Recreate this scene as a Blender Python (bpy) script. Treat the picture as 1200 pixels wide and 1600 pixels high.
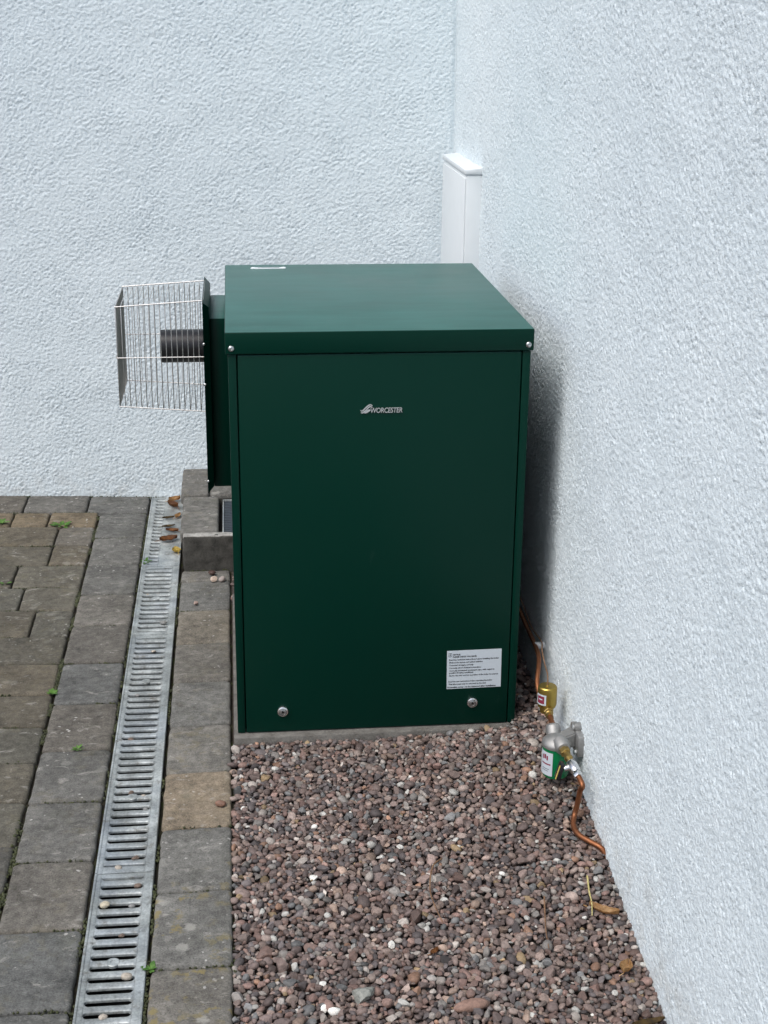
import bpy, bmesh, math, random
import numpy as np
from mathutils import Vector, Matrix, noise
R = math.radians
random.seed(7); rng = np.random.default_rng(11)
for o in list(bpy.data.objects): bpy.data.objects.remove(o)
S = bpy.context.scene
COL = S.collection

# ------------------------------------------------------------------ camera
cd = bpy.data.cameras.new('camera'); cam = bpy.data.objects.new('camera', cd); COL.objects.link(cam)
cd.sensor_fit = 'VERTICAL'; cd.sensor_height = 36.0; cd.sensor_width = 27.0
cd.lens = 2245.7 / 1600 * 36.0
cd.clip_start = 0.05; cd.clip_end = 500
r_ = Vector((0.99464293, -0.10292461, 0.00958981)); u_ = Vector((0.02516891, 0.33111343, 0.94325523)); f_ = Vector((0.10025949, 0.93796078, -0.33193013))
m = Matrix((r_, u_, -f_)).transposed().to_4x4(); m.translation = Vector((0.0197, -2.7988, 1.4932))
cam.matrix_world = m
S.camera = cam

# ------------------------------------------------------------------ light: soft overcast daylight
SUN_DIR = Vector((-0.44, -0.36, 0.88)).normalized()      # towards the sun
w = bpy.data.worlds.new('World'); S.world = w; w.use_nodes = True
nt = w.node_tree; bg = nt.nodes['Background']
sky = nt.nodes.new('ShaderNodeTexSky'); sky.sky_type = 'NISHITA'; sky.sun_disc = False
sky.sun_elevation = math.asin(SUN_DIR.z); sky.sun_rotation = math.atan2(SUN_DIR.x, SUN_DIR.y)
sky.air_density = 1.0; sky.dust_density = 4.0; sky.ozone_density = 1.0
hs = nt.nodes.new('ShaderNodeHueSaturation'); hs.inputs['Saturation'].default_value = 1.0
nt.links.new(sky.outputs[0], hs.inputs['Color']); nt.links.new(hs.outputs[0], bg.inputs['Color'])
bg.inputs['Strength'].default_value = 0.11
sd = bpy.data.lights.new('sun', 'SUN'); sd.energy = 1.25; sd.angle = R(26); sd.color = (0.97, 0.99, 1.0)
so = bpy.data.objects.new('sun', sd); COL.objects.link(so); so.location = (-4, -4, 6)
so.rotation_euler = SUN_DIR.to_track_quat('Z', 'Y').to_euler()
S.view_settings.view_transform = 'Standard'; S.view_settings.look = 'None'; S.view_settings.gamma = 1.0
S.view_settings.use_curve_mapping = False
S.view_settings.exposure = 0.64

# ------------------------------------------------------------------ material helpers
def lin(c):
    return tuple(((v / 255) / 12.92 if v <= 10 else (((v / 255) + 0.055) / 1.055) ** 2.4) for v in c)
class M:
    def __init__(s, name):
        s.m = bpy.data.materials.new(name); s.m.use_nodes = True; s.t = s.m.node_tree
        s.b = s.t.nodes['Principled BSDF']
    def n(s, typ, ins=None, **props):
        nd = s.t.nodes.new('ShaderNode' + typ)
        for k, v in props.items(): setattr(nd, k, v)
        for k, v in (ins or {}).items(): s.set(nd.inputs[k], v)
        return nd
    def set(s, sock, v):
        if hasattr(v, 'is_output') or hasattr(v, 'links'): s.t.links.new(v, sock)
        else: sock.default_value = v
    def pos(s): return s.n('NewGeometry').outputs['Position']
    def noise(s, vec, scale, detail=3, rough=.55, dist=0, out=0):
        return s.n('TexNoise', {'Vector': vec, 'Scale': scale, 'Detail': detail, 'Roughness': rough, 'Distortion': dist}).outputs[out]
    def vor(s, vec, scale, feature='F1', rnd=1.0, out='Distance', smooth=None):
        nd = s.n('TexVoronoi', {'Vector': vec, 'Scale': scale, 'Randomness': rnd}, feature=feature)
        if smooth is not None: nd.inputs['Smoothness'].default_value = smooth
        return nd.outputs[out]
    def ramp(s, fac, stops, interp='LINEAR'):
        nd = s.n('ValToRGB', {'Fac': fac}); cr = nd.color_ramp; cr.interpolation = interp
        while len(cr.elements) < len(stops): cr.elements.new(0.5)
        for e, (p, c) in zip(cr.elements, stops):
            e.position = p; e.color = (c, c, c, 1) if isinstance(c, (int, float)) else (*c[:3], 1)
        return nd.outputs[0]
    def mix(s, fac, a, b, mode='MIX'):
        nd = s.n('Mix', data_type='RGBA', blend_type=mode, clamp_factor=True)
        s.set(nd.inputs[0], fac)
        for i, v in ((6, a), (7, b)):
            if isinstance(v, tuple) and len(v) == 3: v = (*v, 1)
            s.set(nd.inputs[i], v)
        return nd.outputs[2]
    def math(s, op, a, b=0.5, c=None):
        nd = s.n('Math', operation=op); s.set(nd.inputs[0], a); s.set(nd.inputs[1], b)
        if c is not None: s.set(nd.inputs[2], c)
        return nd.outputs[0]
    def bump(s, h, strength, dist):
        s.t.links.new(s.n('Bump', {'Height': h, 'Strength': strength, 'Distance': dist}).outputs[0], s.b.inputs['Normal'])
    def out(s, col=None, rough=None, metal=None, spec=None):
        for k, v in (('Base Color', col), ('Roughness', rough), ('Metallic', metal), ('Specular IOR Level', spec)):
            if v is None: continue
            if k == 'Base Color' and isinstance(v, tuple) and len(v) == 3: v = (*v, 1)
            s.set(s.b.inputs[k], v)
        return s.m

def mat_render_wall(name, sc, st=.9, bd=.0045):
    k = M(name); p = k.pos()
    n1 = k.noise(p, 105 * sc, 2.0, .55, .4); n2 = k.noise(p, 240 * sc, 2, .6); v = k.vor(p, 120 * sc, 'SMOOTH_F1', smooth=.5)
    h = k.math('ADD', k.math('MULTIPLY', n1, 1.0), k.math('MULTIPLY', k.math('SUBTRACT', 1.0, v), .55))
    h = k.math('ADD', h, k.math('MULTIPLY', n2, .35))
    big = k.noise(p, 2.2, 4, .6)
    c = k.mix(k.ramp(big, [(.35, 0), (.7, 1)]), (.690, .775, .815), (.735, .815, .850))
    fine = k.ramp(n2, [(.30, .88), (.62, 1.0)])
    c = k.mix(1.0, c, fine, 'MULTIPLY')
    # sparse dark specks and a little splashed dirt low on the wall
    sp = k.ramp(k.vor(p, 14, rnd=1), [(0.0, 1), (.03, 1), (.045, 0)])
    c = k.mix(k.math('MULTIPLY', sp, k.ramp(k.noise(p, 9, 2), [(.58, 0), (.62, .55)])), c, (.22, .20, .17))
    z = k.n('SeparateXYZ', {0: p}).outputs[2]
    low = k.math('MULTIPLY', k.ramp(k.math('ADD', z, k.math('MULTIPLY', k.noise(p, 7, 3), .22)), [(.07, 1), (.22, 0)]), k.ramp(k.noise(p, 21, 5, .7), [(.42, 0), (.74, .50)]))
    c = k.mix(low, c, (.40, .38, .33))
    k.bump(h, st, bd)
    return k.out(c, .85, 0, .25)
def mat_paint(name, col, rough=.36, spec=.14):
    """satin paint; sky sheen painted into the colour of faces that look up"""
    k = M(name); g = k.n('NewGeometry'); p = g.outputs['Position']
    mp = k.n('Mapping', {'Vector': p, 'Scale': (1.2, 5, 4)}).outputs[0]
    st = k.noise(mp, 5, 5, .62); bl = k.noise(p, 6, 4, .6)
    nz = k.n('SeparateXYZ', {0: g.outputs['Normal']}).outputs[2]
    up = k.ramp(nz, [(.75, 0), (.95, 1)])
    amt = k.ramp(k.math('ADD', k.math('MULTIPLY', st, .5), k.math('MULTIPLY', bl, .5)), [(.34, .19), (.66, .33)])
    c = k.mix(k.math('MULTIPLY', up, amt), col, (.13, .35, .32))  # paler teal on upward faces: light from the sky, put into the colour
    # a few pale scuffs on the sheet metal
    sc = k.ramp(k.noise(k.n('Mapping', {'Vector': p, 'Scale': (1, 1, .35), 'Rotation': (0, .5, 0)}).outputs[0], 17, 5, .6), [(.70, 0), (.82, .05)])
    c = k.mix(sc, c, (.3, .36, .34))
    rr = k.math('ADD', rough, k.math('MULTIPLY', k.math('SUBTRACT', bl, .5), .16))
    k.bump(k.noise(p, 2.2, 1), 1.0, .0010)
    return k.out(c, rr, 0, spec)
def mat_metal(name, col, rough=.3, var=.12):
    k = M(name); p = k.pos()
    c = k.mix(k.noise(p, 130, 4, .6), tuple(x * .72 for x in col), col)
    return k.out(c, k.math('ADD', rough, k.math('MULTIPLY', k.noise(p, 60, 3), var)), 1.0)
def mat_plain(name, col, rough=.5, var=.2, sc=150):
    k = M(name); p = k.pos()
    c = k.mix(k.noise(p, sc, 3), tuple(x * (1 - var) for x in col), tuple(min(1, x * (1 + var * .5)) for x in col))
    return k.out(c, rough)
def mat_galv():
    k = M('galvanised_grating'); p = k.pos()
    a = k.noise(p, 18, 5, .65); b = k.noise(p, 220, 3, .6); d = k.noise(p, 5, 3)
    c = k.ramp(k.math('ADD', k.math('MULTIPLY', a, .7), k.math('MULTIPLY', b, .3)), [(.36, (.16, .17, .165)), (.5, (.31, .335, .33)), (.62, (.50, .53, .52))])
    c = k.mix(k.ramp(d, [(.5, 0), (.68, .45)]), c, (.25, .30, .36))
    dirt = k.ramp(k.noise(p, 34, 5, .7), [(.56, 0), (.70, .75)])
    c = k.mix(dirt, c, (.13, .12, .10))
    k.bump(b, .25, .0008)
    return k.out(c, k.math('ADD', .42, k.math('MULTIPLY', dirt, .4)), .35)
def mat_paver():
    k = M('concrete_paver'); g = k.pos(); oi = k.n('ObjectInfo')
    off = k.n('VectorMath', {0: (3.7, 5.1, 2.3), 'Scale': k.math('MULTIPLY', oi.outputs['Random'], 9.0)}, operation='SCALE').outputs[0]
    p = k.n('VectorMath', {0: g, 1: off}, operation='ADD').outputs[0]
    a = k.noise(p, 9, 6, .68); b = k.noise(p, 55, 5, .7); f = k.noise(p, 300, 3, .75)
    tone = k.math('ADD', k.math('MULTIPLY', a, .30), k.math('ADD', k.math('MULTIPLY', b, .36), k.math('MULTIPLY', f, .34)))
    mul = k.ramp(tone, [(.39, .46), (.5, .98), (.61, 1.60)])
    c = k.mix(1.0, oi.outputs['Color'], mul, 'MULTIPLY')
    # worn pale scuffs, white specks, dark pits, yellow lichen where the block carries it
    sc = k.ramp(k.noise(k.n('Mapping', {'Vector': p, 'Scale': (1, 1.8, 1)}).outputs[0], 24, 5, .62, .8), [(.60, 0), (.71, .55)])
    c = k.mix(sc, c, (.36, .345, .31))
    pd = k.n('VectorMath', {0: p, 1: k.n('VectorMath', {0: k.noise(p, 70, 3, .6, out=1), 'Scale': .014}, operation='SCALE').outputs[0]}, operation='ADD').outputs[0]
    v = k.math('ADD', k.vor(pd, 52), k.math('MULTIPLY', k.math('SUBTRACT', k.noise(p, 24, 2), .5), .28)); sel = k.ramp(k.noise(p, 11, 2), [(.50, 0), (.62, .85)])
    c = k.mix(k.math('MULTIPLY', k.ramp(v, [(.09, .95), (.17, 0)]), sel), c, (.46, .45, .42))
    c = k.mix(k.ramp(k.vor(p, 170), [(.10, .75), (.22, 0)]), c, (.035, .033, .03))
    li = k.math('MULTIPLY', k.ramp(k.noise(p, 38, 4, .6), [(.53, 0), (.60, .8)]), oi.outputs['Alpha'])
    li = k.math('MULTIPLY', li, k.ramp(k.noise(p, 8, 2), [(.44, 0), (.54, 1)]))
    c = k.mix(li, c, (.21, .17, .07))
    l2 = k.math('MULTIPLY', k.ramp(k.math('ADD', k.vor(pd, 21), k.math('MULTIPLY', k.noise(p, 90, 3, .7), .35)), [(.36, .75), (.46, 0)]), k.ramp(k.noise(p, 5.5, 2), [(.47, 0), (.58, 1)]))
    c = k.mix(k.math('MULTIPLY', l2, k.math('ADD', k.math('MULTIPLY', oi.outputs['Alpha'], .6), .25)), c, (.34, .335, .30))
    mo = k.math('MULTIPLY', k.ramp(k.noise(p, 15, 5, .7), [(.55, 0), (.72, .55)]), k.math('MULTIPLY', k.noise(g, 3, 2), 1.0))
    c = k.mix(mo, c, (.055, .06, .035))
    k.bump(k.math('ADD', k.math('MULTIPLY', b, 1.0), k.math('MULTIPLY', f, .6)), .8, .0028)
    return k.out(c, .88, 0, .3)
def mat_joint():
    k = M('joint_soil'); p = k.pos()
    c = k.ramp(k.noise(p, 26, 5, .7), [(.38, (.018, .016, .013)), (.52, (.035, .031, .022)), (.62, (.035, .045, .014)), (.75, (.05, .075, .02))])
    k.bump(k.noise(p, 300, 4, .7), 1.0, .006)
    return k.out(c, .95, 0, .1)
def mat_brickground():
    k = M('distant_paving'); p = k.pos()
    br = k.n('TexBrick', {'Vector': p, 'Scale': 1.0, 'Mortar Size': .008, 'Brick Width': .21, 'Row Height': .16, 'Color1': (.10, .09, .075, 1), 'Color2': (.13, .12, .10, 1), 'Mortar': (.03, .03, .02, 1)})
    c = k.mix(k.noise(p, 12, 5, .7), br.outputs[0], (.09, .08, .07))
    k.bump(br.outputs[1], -.6, .01)
    return k.out(c, .9)
def mat_gravel():
    k = M('gravel_stone'); p = k.pos()
    at = k.n('Attribute', attribute_name='col').outputs['Color']
    a = k.noise(p, 190, 4, .65); b = k.noise(p, 700, 2, .6)
    c = k.mix(1.0, at, k.ramp(k.math('ADD', k.math('MULTIPLY', a, .65), k.math('MULTIPLY', b, .35)), [(.32, .62), (.5, 1.0), (.68, 1.38)]), 'MULTIPLY')
    k.bump(a, .35, .0015)
    return k.out(c, k.math('ADD', .45, k.math('MULTIPLY', a, .35)), 0, .35)
def mat_concrete(name, c1, c2, sc=20):
    k = M(name); p = k.pos()
    a = k.noise(p, sc, 6, .7); b = k.noise(p, 300, 3, .7)
    c = k.mix(k.ramp(k.math('ADD', k.math('MULTIPLY', a, .7), k.math('MULTIPLY', b, .3)), [(.35, 0), (.65, 1)]), c1, c2)
    k.bump(k.math('ADD', a, k.math('MULTIPLY', b, .5)), .7, .004)
    return k.out(c, .9, 0, .3)
def mat_leaf(name, c1, c2):
    k = M(name); p = k.pos()
    c = k.mix(k.ramp(k.noise(p, 70, 4, .6), [(.38, 0), (.62, 1)]), c1, c2)
    k.bump(k.noise(p, 260, 3), .4, .001)
    return k.out(c, .6, 0, .35)

MT = {}
MT['wall_back'] = mat_render_wall('white_render_back', 1.6, .6, .0018)
MT['wall_side'] = mat_render_wall('white_render_side', 2.2, .6, .0018)
GREEN = (.0002, .0240, .0155)
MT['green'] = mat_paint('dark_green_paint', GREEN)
MT['gap'] = mat_plain('black_gap', (.004, .004, .004), .9)
MT['chrome'] = mat_metal('chrome', (.92, .92, .92), .22, .08)
MT['steel'] = mat_metal('steel_wire', (.74, .73, .71), .45)
MT['silver'] = mat_metal('silver_badge', (.92, .93, .93), .48)
MT['zinc'] = mat_metal('zinc_screw', (.60, .62, .62), .30)
MT['cast'] = mat_metal('cast_alloy', (.44, .44, .43), .58)
MT['brass'] = mat_metal('brass', (.50, .36, .13), .38)
MT['gold'] = mat_metal('gold_anodised', (.52, .38, .10), .34)
MT['copper'] = mat_metal('copper', (.33, .14, .07), .46, .2)
MT['black'] = mat_plain('black_plastic', (.012, .012, .014), .38)
MT['white_plastic'] = mat_plain('white_plastic', (.66, .70, .72), .42, .05, 20)
MT['white_print'] = mat_plain('white_sticker', (.52, .58, .63), .5, .04, 40)
MT['ink'] = mat_plain('black_ink', (.02, .02, .025), .6)
MT['red_ink'] = mat_plain('red_ink', (.22, .02, .05), .6)
MT['bowl'] = mat_plain('green_bowl', (.0, .17, .055), .25, .15, 60)
MT['galv'] = mat_galv()
MT['dark_steel'] = mat_metal('dark_gully_steel', (.10, .115, .135), .55)
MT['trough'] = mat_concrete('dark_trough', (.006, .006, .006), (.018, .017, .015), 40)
MT['paver'] = mat_paver()
MT['joint'] = mat_joint()
MT['ground'] = mat_brickground()
MT['gravel'] = mat_gravel()
MT['bed'] = mat_concrete('gravel_bed_soil', (.03, .025, .022), (.09, .075, .066), 90)
MT['slab'] = mat_concrete('concrete_slab', (.075, .07, .062), (.19, .183, .168), 30)
MT['kerb'] = mat_concrete('kerb_concrete', (.034, .033, .029), (.105, .101, .090), 34)
MT['kerb_top'] = mat_concrete('worn_kerb_edge', (.16, .155, .14), (.46, .45, .42), 45)
MT['leaf_brown'] = mat_leaf('brown_leaf', (.12, .045, .016), (.26, .11, .035))
MT['leaf_yellow'] = mat_leaf('yellow_leaf', (.50, .36, .06), (.60, .46, .14))
MT['leaf_tan'] = mat_leaf('tan_leaf', (.42, .24, .10), (.55, .36, .18))
MT['leaf_dark'] = mat_leaf('dark_leaf', (.05, .035, .018), (.14, .09, .03))
MT['twig'] = mat_leaf('twig_bark', (.12, .065, .035), (.22, .13, .075))
MT['stem'] = mat_leaf('pale_stem', (.38, .33, .12), (.50, .44, .20))
MT['weed'] = mat_leaf('weed_green', (.04, .105, .015), (.09, .19, .03))
MT['moss'] = mat_leaf('moss_green', (.022, .026, .010), (.055, .062, .022))

# ------------------------------------------------------------------ geometry helpers
def tag(o, label=None, cat=None, group=None, kind=None):
    if label: o['label'] = label
    if cat: o['category'] = cat
    if group: o['group'] = group
    if kind: o['kind'] = kind
    return o
def empty(name, loc, label, cat, group=None):
    o = bpy.data.objects.new(name, None); COL.objects.link(o); o.location = loc; o.empty_display_size = .05
    return tag(o, label, cat, group)
def wloc(o):
    v = Vector((0, 0, 0))
    while o is not None: v += o.location; o = o.parent
    return v
def link(name, me, parent=None, origin=None):
    """me holds world coordinates; re-base on parent's place or on origin"""
    o = bpy.data.objects.new(name, me); COL.objects.link(o)
    base = wloc(parent) if parent else Vector((0, 0, 0))
    og = Vector(origin) if origin is not None else base
    if og.length > 0: me.transform(Matrix.Translation(-og))
    if parent: o.parent = parent
    o.location = og - base
    return o
def mesh(name, vs, fs, mat, parent=None, origin=None, smooth=False):
    me = bpy.data.meshes.new(name); me.from_pydata([tuple(v) for v in vs], [], fs); me.update()
    me.materials.append(MT[mat] if isinstance(mat, str) else mat)
    if smooth: me.polygons.foreach_set('use_smooth', [True] * len(me.polygons))
    return link(name, me, parent, origin)
def bmobj(name, bm, mat, parent=None, origin=None, smooth=False, angle=35):
    bmesh.ops.recalc_face_normals(bm, faces=bm.faces)
    me = bpy.data.meshes.new(name); bm.to_mesh(me); bm.free()
    me.materials.append(MT[mat] if isinstance(mat, str) else mat)
    if smooth:
        me.polygons.foreach_set('use_smooth', [True] * len(me.polygons))
        me.set_sharp_from_angle(angle=R(angle))
    return link(name, me, parent, origin)
def add_box(bm, x0, x1, y0, y1, z0, z1, bev=0, seg=2):
    b = bmesh.new()
    vs = [b.verts.new((x, y, z)) for x in (x0, x1) for y in (y0, y1) for z in (z0, z1)]
    for f in ((0, 1, 3, 2), (4, 6, 7, 5), (0, 4, 5, 1), (2, 3, 7, 6), (0, 2, 6, 4), (1, 5, 7, 3)): b.faces.new([vs[i] for i in f])
    if bev: bmesh.ops.bevel(b, geom=list(b.edges), offset=bev, segments=seg, profile=.5, affect='EDGES', clamp_overlap=True)
    me = bpy.data.meshes.new('t'); b.to_mesh(me); b.free(); bm.from_mesh(me); bpy.data.meshes.remove(me)
    return bm
def box(name, dims, mat, parent=None, bev=0, seg=2, origin=None):
    return bmobj(name, add_box(bmesh.new(), *dims, bev, seg), mat, parent, origin, smooth=bev > 0, angle=40)
def lathe_data(p0, d, prof, n=24, cap=True):
    p0 = Vector(p0); d = Vector(d).normalized()
    a = d.orthogonal().normalized(); b = d.cross(a)
    vs, fs = [], []
    for (t, r) in prof:
        for i in range(n):
            th = 2 * math.pi * i / n
            vs.append(p0 + d * t + (a * math.cos(th) + b * math.sin(th)) * r)
    for k in range(len(prof) - 1):
        for i in range(n):
            j = (i + 1) % n
            fs.append((k * n + i, k * n + j, (k + 1) * n + j, (k + 1) * n + i))
    if cap:
        fs.append(tuple(range(n - 1, -1, -1))); q = (len(prof) - 1) * n; fs.append(tuple(range(q, q + n)))
    return vs, fs
def bm_add(bm, vs, fs):
    bv = [bm.verts.new(v) for v in vs]
    for f in fs:
        try: bm.faces.new([bv[i] for i in f])
        except ValueError: pass
    return bm
def lathe(name, p0, d, prof, mat, parent=None, n=24, cap=True, origin=None, angle=35):
    return bmobj(name, bm_add(bmesh.new(), *lathe_data(p0, d, prof, n, cap)), mat, parent, origin, smooth=True, angle=angle)
def smooth_path(pts, k=6):
    P = [Vector(p) for p in pts]; P = [2 * P[0] - P[1]] + P + [2 * P[-1] - P[-2]]; o = []
    for i in range(1, len(P) - 2):
        for j in range(k):
            t = j / k; a, b, c, d = P[i - 1:i + 3]
            o.append(.5 * ((2 * b) + (c - a) * t + (2 * a - 5 * b + 4 * c - d) * t * t + (3 * b - a - 3 * c + d) * t ** 3))
    o.append(P[-2]); return o
def tube_data(pts, r, n=8, closed=False):
    P = [Vector(p) for p in pts]; L = len(P); vs, fs = [], []
    up = None
    for i in range(L):
        if closed: t = (P[(i + 1) % L] - P[i]).normalized() + (P[i] - P[i - 1]).normalized()
        else: t = P[min(i + 1, L - 1)] - P[max(i - 1, 0)]
        t.normalize()
        if up is None: up = t.orthogonal().normalized()
        up = (up - t * up.dot(t)).normalized(); s = t.cross(up)
        rr = r[i] if isinstance(r, (list, tuple)) else r
        for k in range(n):
            th = 2 * math.pi * k / n; vs.append(P[i] + (up * math.cos(th) + s * math.sin(th)) * rr)
    for i in range(L if closed else L - 1):
        j = (i + 1) % L
        for k in range(n):
            l = (k + 1) % n; fs.append((i * n + k, i * n + l, j * n + l, j * n + k))
    if not closed: fs += [tuple(range(n - 1, -1, -1)), tuple(range((L - 1) * n, L * n))]
    return vs, fs
def tube(name, pts, r, mat, parent=None, n=10, closed=False, origin=None):
    return bmobj(name, bm_add(bmesh.new(), *tube_data(pts, r, n, closed)), mat, parent, origin, smooth=True, angle=50)
def text_mesh(body, size, extrude=0.0, spacing=1.0, res=3, offset=0.0):
    cu = bpy.data.curves.new('txt', 'FONT'); cu.body = body; cu.size = size; cu.extrude = extrude; cu.space_character = spacing; cu.resolution_u = res; cu.offset = offset
    ob = bpy.data.objects.new('txt', cu); COL.objects.link(ob)
    dg = bpy.context.evaluated_depsgraph_get(); me = bpy.data.meshes.new_from_object(ob.evaluated_get(dg))
    bpy.data.objects.remove(ob); bpy.data.curves.remove(cu)
    return me

# ------------------------------------------------------------------ the setting
G = -0.02                                   # paving level
XR = lambda y: 0.70 - 0.005 * y             # face of the side wall
YB = lambda x: 1.668 - 0.095 * x            # face of the back wall
CX = 0.692; CY = YB(CX)
def gravel_h(x, y):
    t = min(1, max(0, x / .70)); zr = min(.012, max(-.13, .012 + .135 * (y + .13)))
    z = -.027 * (1 - t ** 1.6) + zr * t ** 1.6
    return z + (max(z, -.0165) - z) * min(1, max(0, (y + .16) / .13))

# rendered walls (real thickness), set out along their own slightly skewed lines
def render_field(nu, nv, step, lam, seed):
    """band-limited random relief (unit rms) of a thrown and floated render coat"""
    g = np.random.default_rng(seed); W_ = g.normal(size=(nv, nu)); F = np.fft.rfft2(W_)
    fu = np.fft.rfftfreq(nu, step)[None, :]; fv = np.fft.fftfreq(nv, step)[:, None]
    fr = np.sqrt(fu ** 2 + (fv * .85) ** 2); f0 = 1 / lam
    B = np.exp(-(np.maximum(0, fr - f0 * .8) / (.75 * f0)) ** 2) * (1 - .75 * np.exp(-(fr / (.45 * f0)) ** 2))
    h = np.fft.irfft2(F * B, s=(nv, nu)); h /= h.std()
    h = np.where(h > 0, 1.25 * np.tanh(h * .75), .75 * h); h /= h.std()
    def low(l, sd2):
        w2 = np.fft.rfft2(np.random.default_rng(sd2).normal(size=(nv, nu))) * np.exp(-(fr * l) ** 2); q = np.fft.irfft2(w2, s=(nv, nu)); return q / q.std()
    m_ = np.clip(1 + .12 * low(.10, seed + 1) + .08 * low(.03, seed + 2), .55, 1.5)      # floated harder in places
    grit = np.fft.irfft2(np.fft.rfft2(g.normal(size=(nv, nu))) * np.exp(-(fr * lam * .42) ** 2), s=(nv, nu)); grit /= grit.std()
    return h * m_ * .86 + .46 * grit * m_ + .45 * low(.16, seed + 3)
def wall(name, a, b, away, z0, z1, mat, label, p0, p1, pz, step, lam, amp, seed):
    """solid wall; p0..p1 (metres along a>b) x pz is covered by the modelled render coat"""
    a, b, away = Vector((*a, 0)), Vector((*b, 0)), Vector((*away, 0))
    q = [a, b, b + away, a + away]; V = np.array([(v.x, v.y, z) for z in (z0, z1) for v in q])
    box_f = [(0, 1, 5, 4), (1, 2, 6, 5), (2, 3, 7, 6), (3, 0, 4, 7), (4, 5, 6, 7), (3, 2, 1, 0)]
    d = (b - a).normalized(); n = -away.normalized()
    nu, nv = int((p1 - p0) / step) + 1, int((pz[1] - pz[0]) / step) + 1
    h = render_field(nu, nv, step, lam, seed) * amp + amp * 2.6
    ed = np.minimum(np.minimum(np.arange(nu), np.arange(nu)[::-1])[None, :], np.minimum(np.arange(nv), np.arange(nv)[::-1])[:, None]) / 4
    h = np.where(ed < 1, h * ed - .002 * (1 - ed), h)
    U, Z = np.meshgrid(p0 + np.arange(nu) * step, pz[0] + np.arange(nv) * step)
    P = np.stack([a.x + d.x * U + n.x * h, a.y + d.y * U + n.y * h, Z], -1).reshape(-1, 3)
    ii = (np.arange(nv - 1)[:, None] * nu + np.arange(nu - 1)[None, :]).reshape(-1) + 8
    Q = np.stack([ii, ii + 1, ii + nu + 1, ii + nu], -1)
    allv = np.concatenate([V, P]); Qall = np.concatenate([np.array(box_f), Q])
    org = np.array([(a.x + b.x) / 2, (a.y + b.y) / 2, G])
    me = bpy.data.meshes.new(name); me.vertices.add(len(allv)); me.vertices.foreach_set('co', (allv - org).reshape(-1))
    me.loops.add(len(Qall) * 4); me.loops.foreach_set('vertex_index', Qall.reshape(-1).astype(np.int32))
    me.polygons.add(len(Qall)); me.polygons.foreach_set('loop_start', np.arange(0, len(Qall) * 4, 4, dtype=np.int32))
    me.polygons.foreach_set('use_smooth', np.arange(len(Qall)) >= 6); me.update(calc_edges=True)
    me.materials.append(MT[mat]); o = bpy.data.objects.new(name, me); COL.objects.link(o); o.location = org
    return tag(o, label, 'wall')
la = math.hypot(1, .095)
wall('back_wall', (-4.5, YB(-4.5)), (CX + .27, YB(CX + .27)), (.025, .26), -.25, 2.75, 'wall_back', 'white textured rendered house wall behind the boiler, above the paving',
     3.45 * la, (CX + 4.5) * la + .002, (-.06, 1.64), .0038, .0100, .00086, 5)
wall('side_wall', (XR(-4.5), -4.5), (XR(CY), CY - .003), (.26, .001), -.30, 2.75, 'wall_side', 'white rough rendered house wall along the right of the gravel strip',
     3.10, CY + 4.498, (-.17, 1.64), .0035, .0080, .00094, 9)

# wide yard paving out of shot, joint soil under the modelled blocks
PX0, PY0 = -1.56, -1.42
gz = G - .004
mesh('ground', [(-40, -40, gz), (40, -40, gz), (40, 40, gz), (-40, 40, gz), (PX0, -4.5, gz), (.73, -4.5, gz), (.73, 1.70, gz), (PX0, 1.85, gz), (-.006, -4.5, gz), (-.006, PY0, gz), (PX0, PY0, gz)],
     [(0, 1, 5, 8, 4), (1, 2, 6, 5), (2, 3, 7, 6), (3, 0, 4, 10, 7), (4, 8, 9, 10)], 'ground')['kind'] = 'structure'
pave = mesh('block_paving', [(PX0, PY0, G - .011), (-.004, PY0, G - .011), (-.004, YB(0) + .02, G - .011), (PX0, YB(PX0) + .02, G - .011)], [(0, 1, 2, 3)], 'joint')
pave['kind'] = 'structure'
# tidy hole for the drain: the trough below is its own box, the sheet is split round it
pave.data.clear_geometry()
X_DL, X_DR = -.2632, -.1520
sh = []
for xa, xb in ((PX0, X_DL), (X_DR, -.004)):
    sh += [(xa, PY0, G - .011), (xb, PY0, G - .011), (xb, YB(xb) + .02, G - .011), (xa, YB(xa) + .02, G - .011)]
pave.data.from_pydata(sh, [], [(0, 1, 2, 3), (4, 5, 6, 7)])

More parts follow.
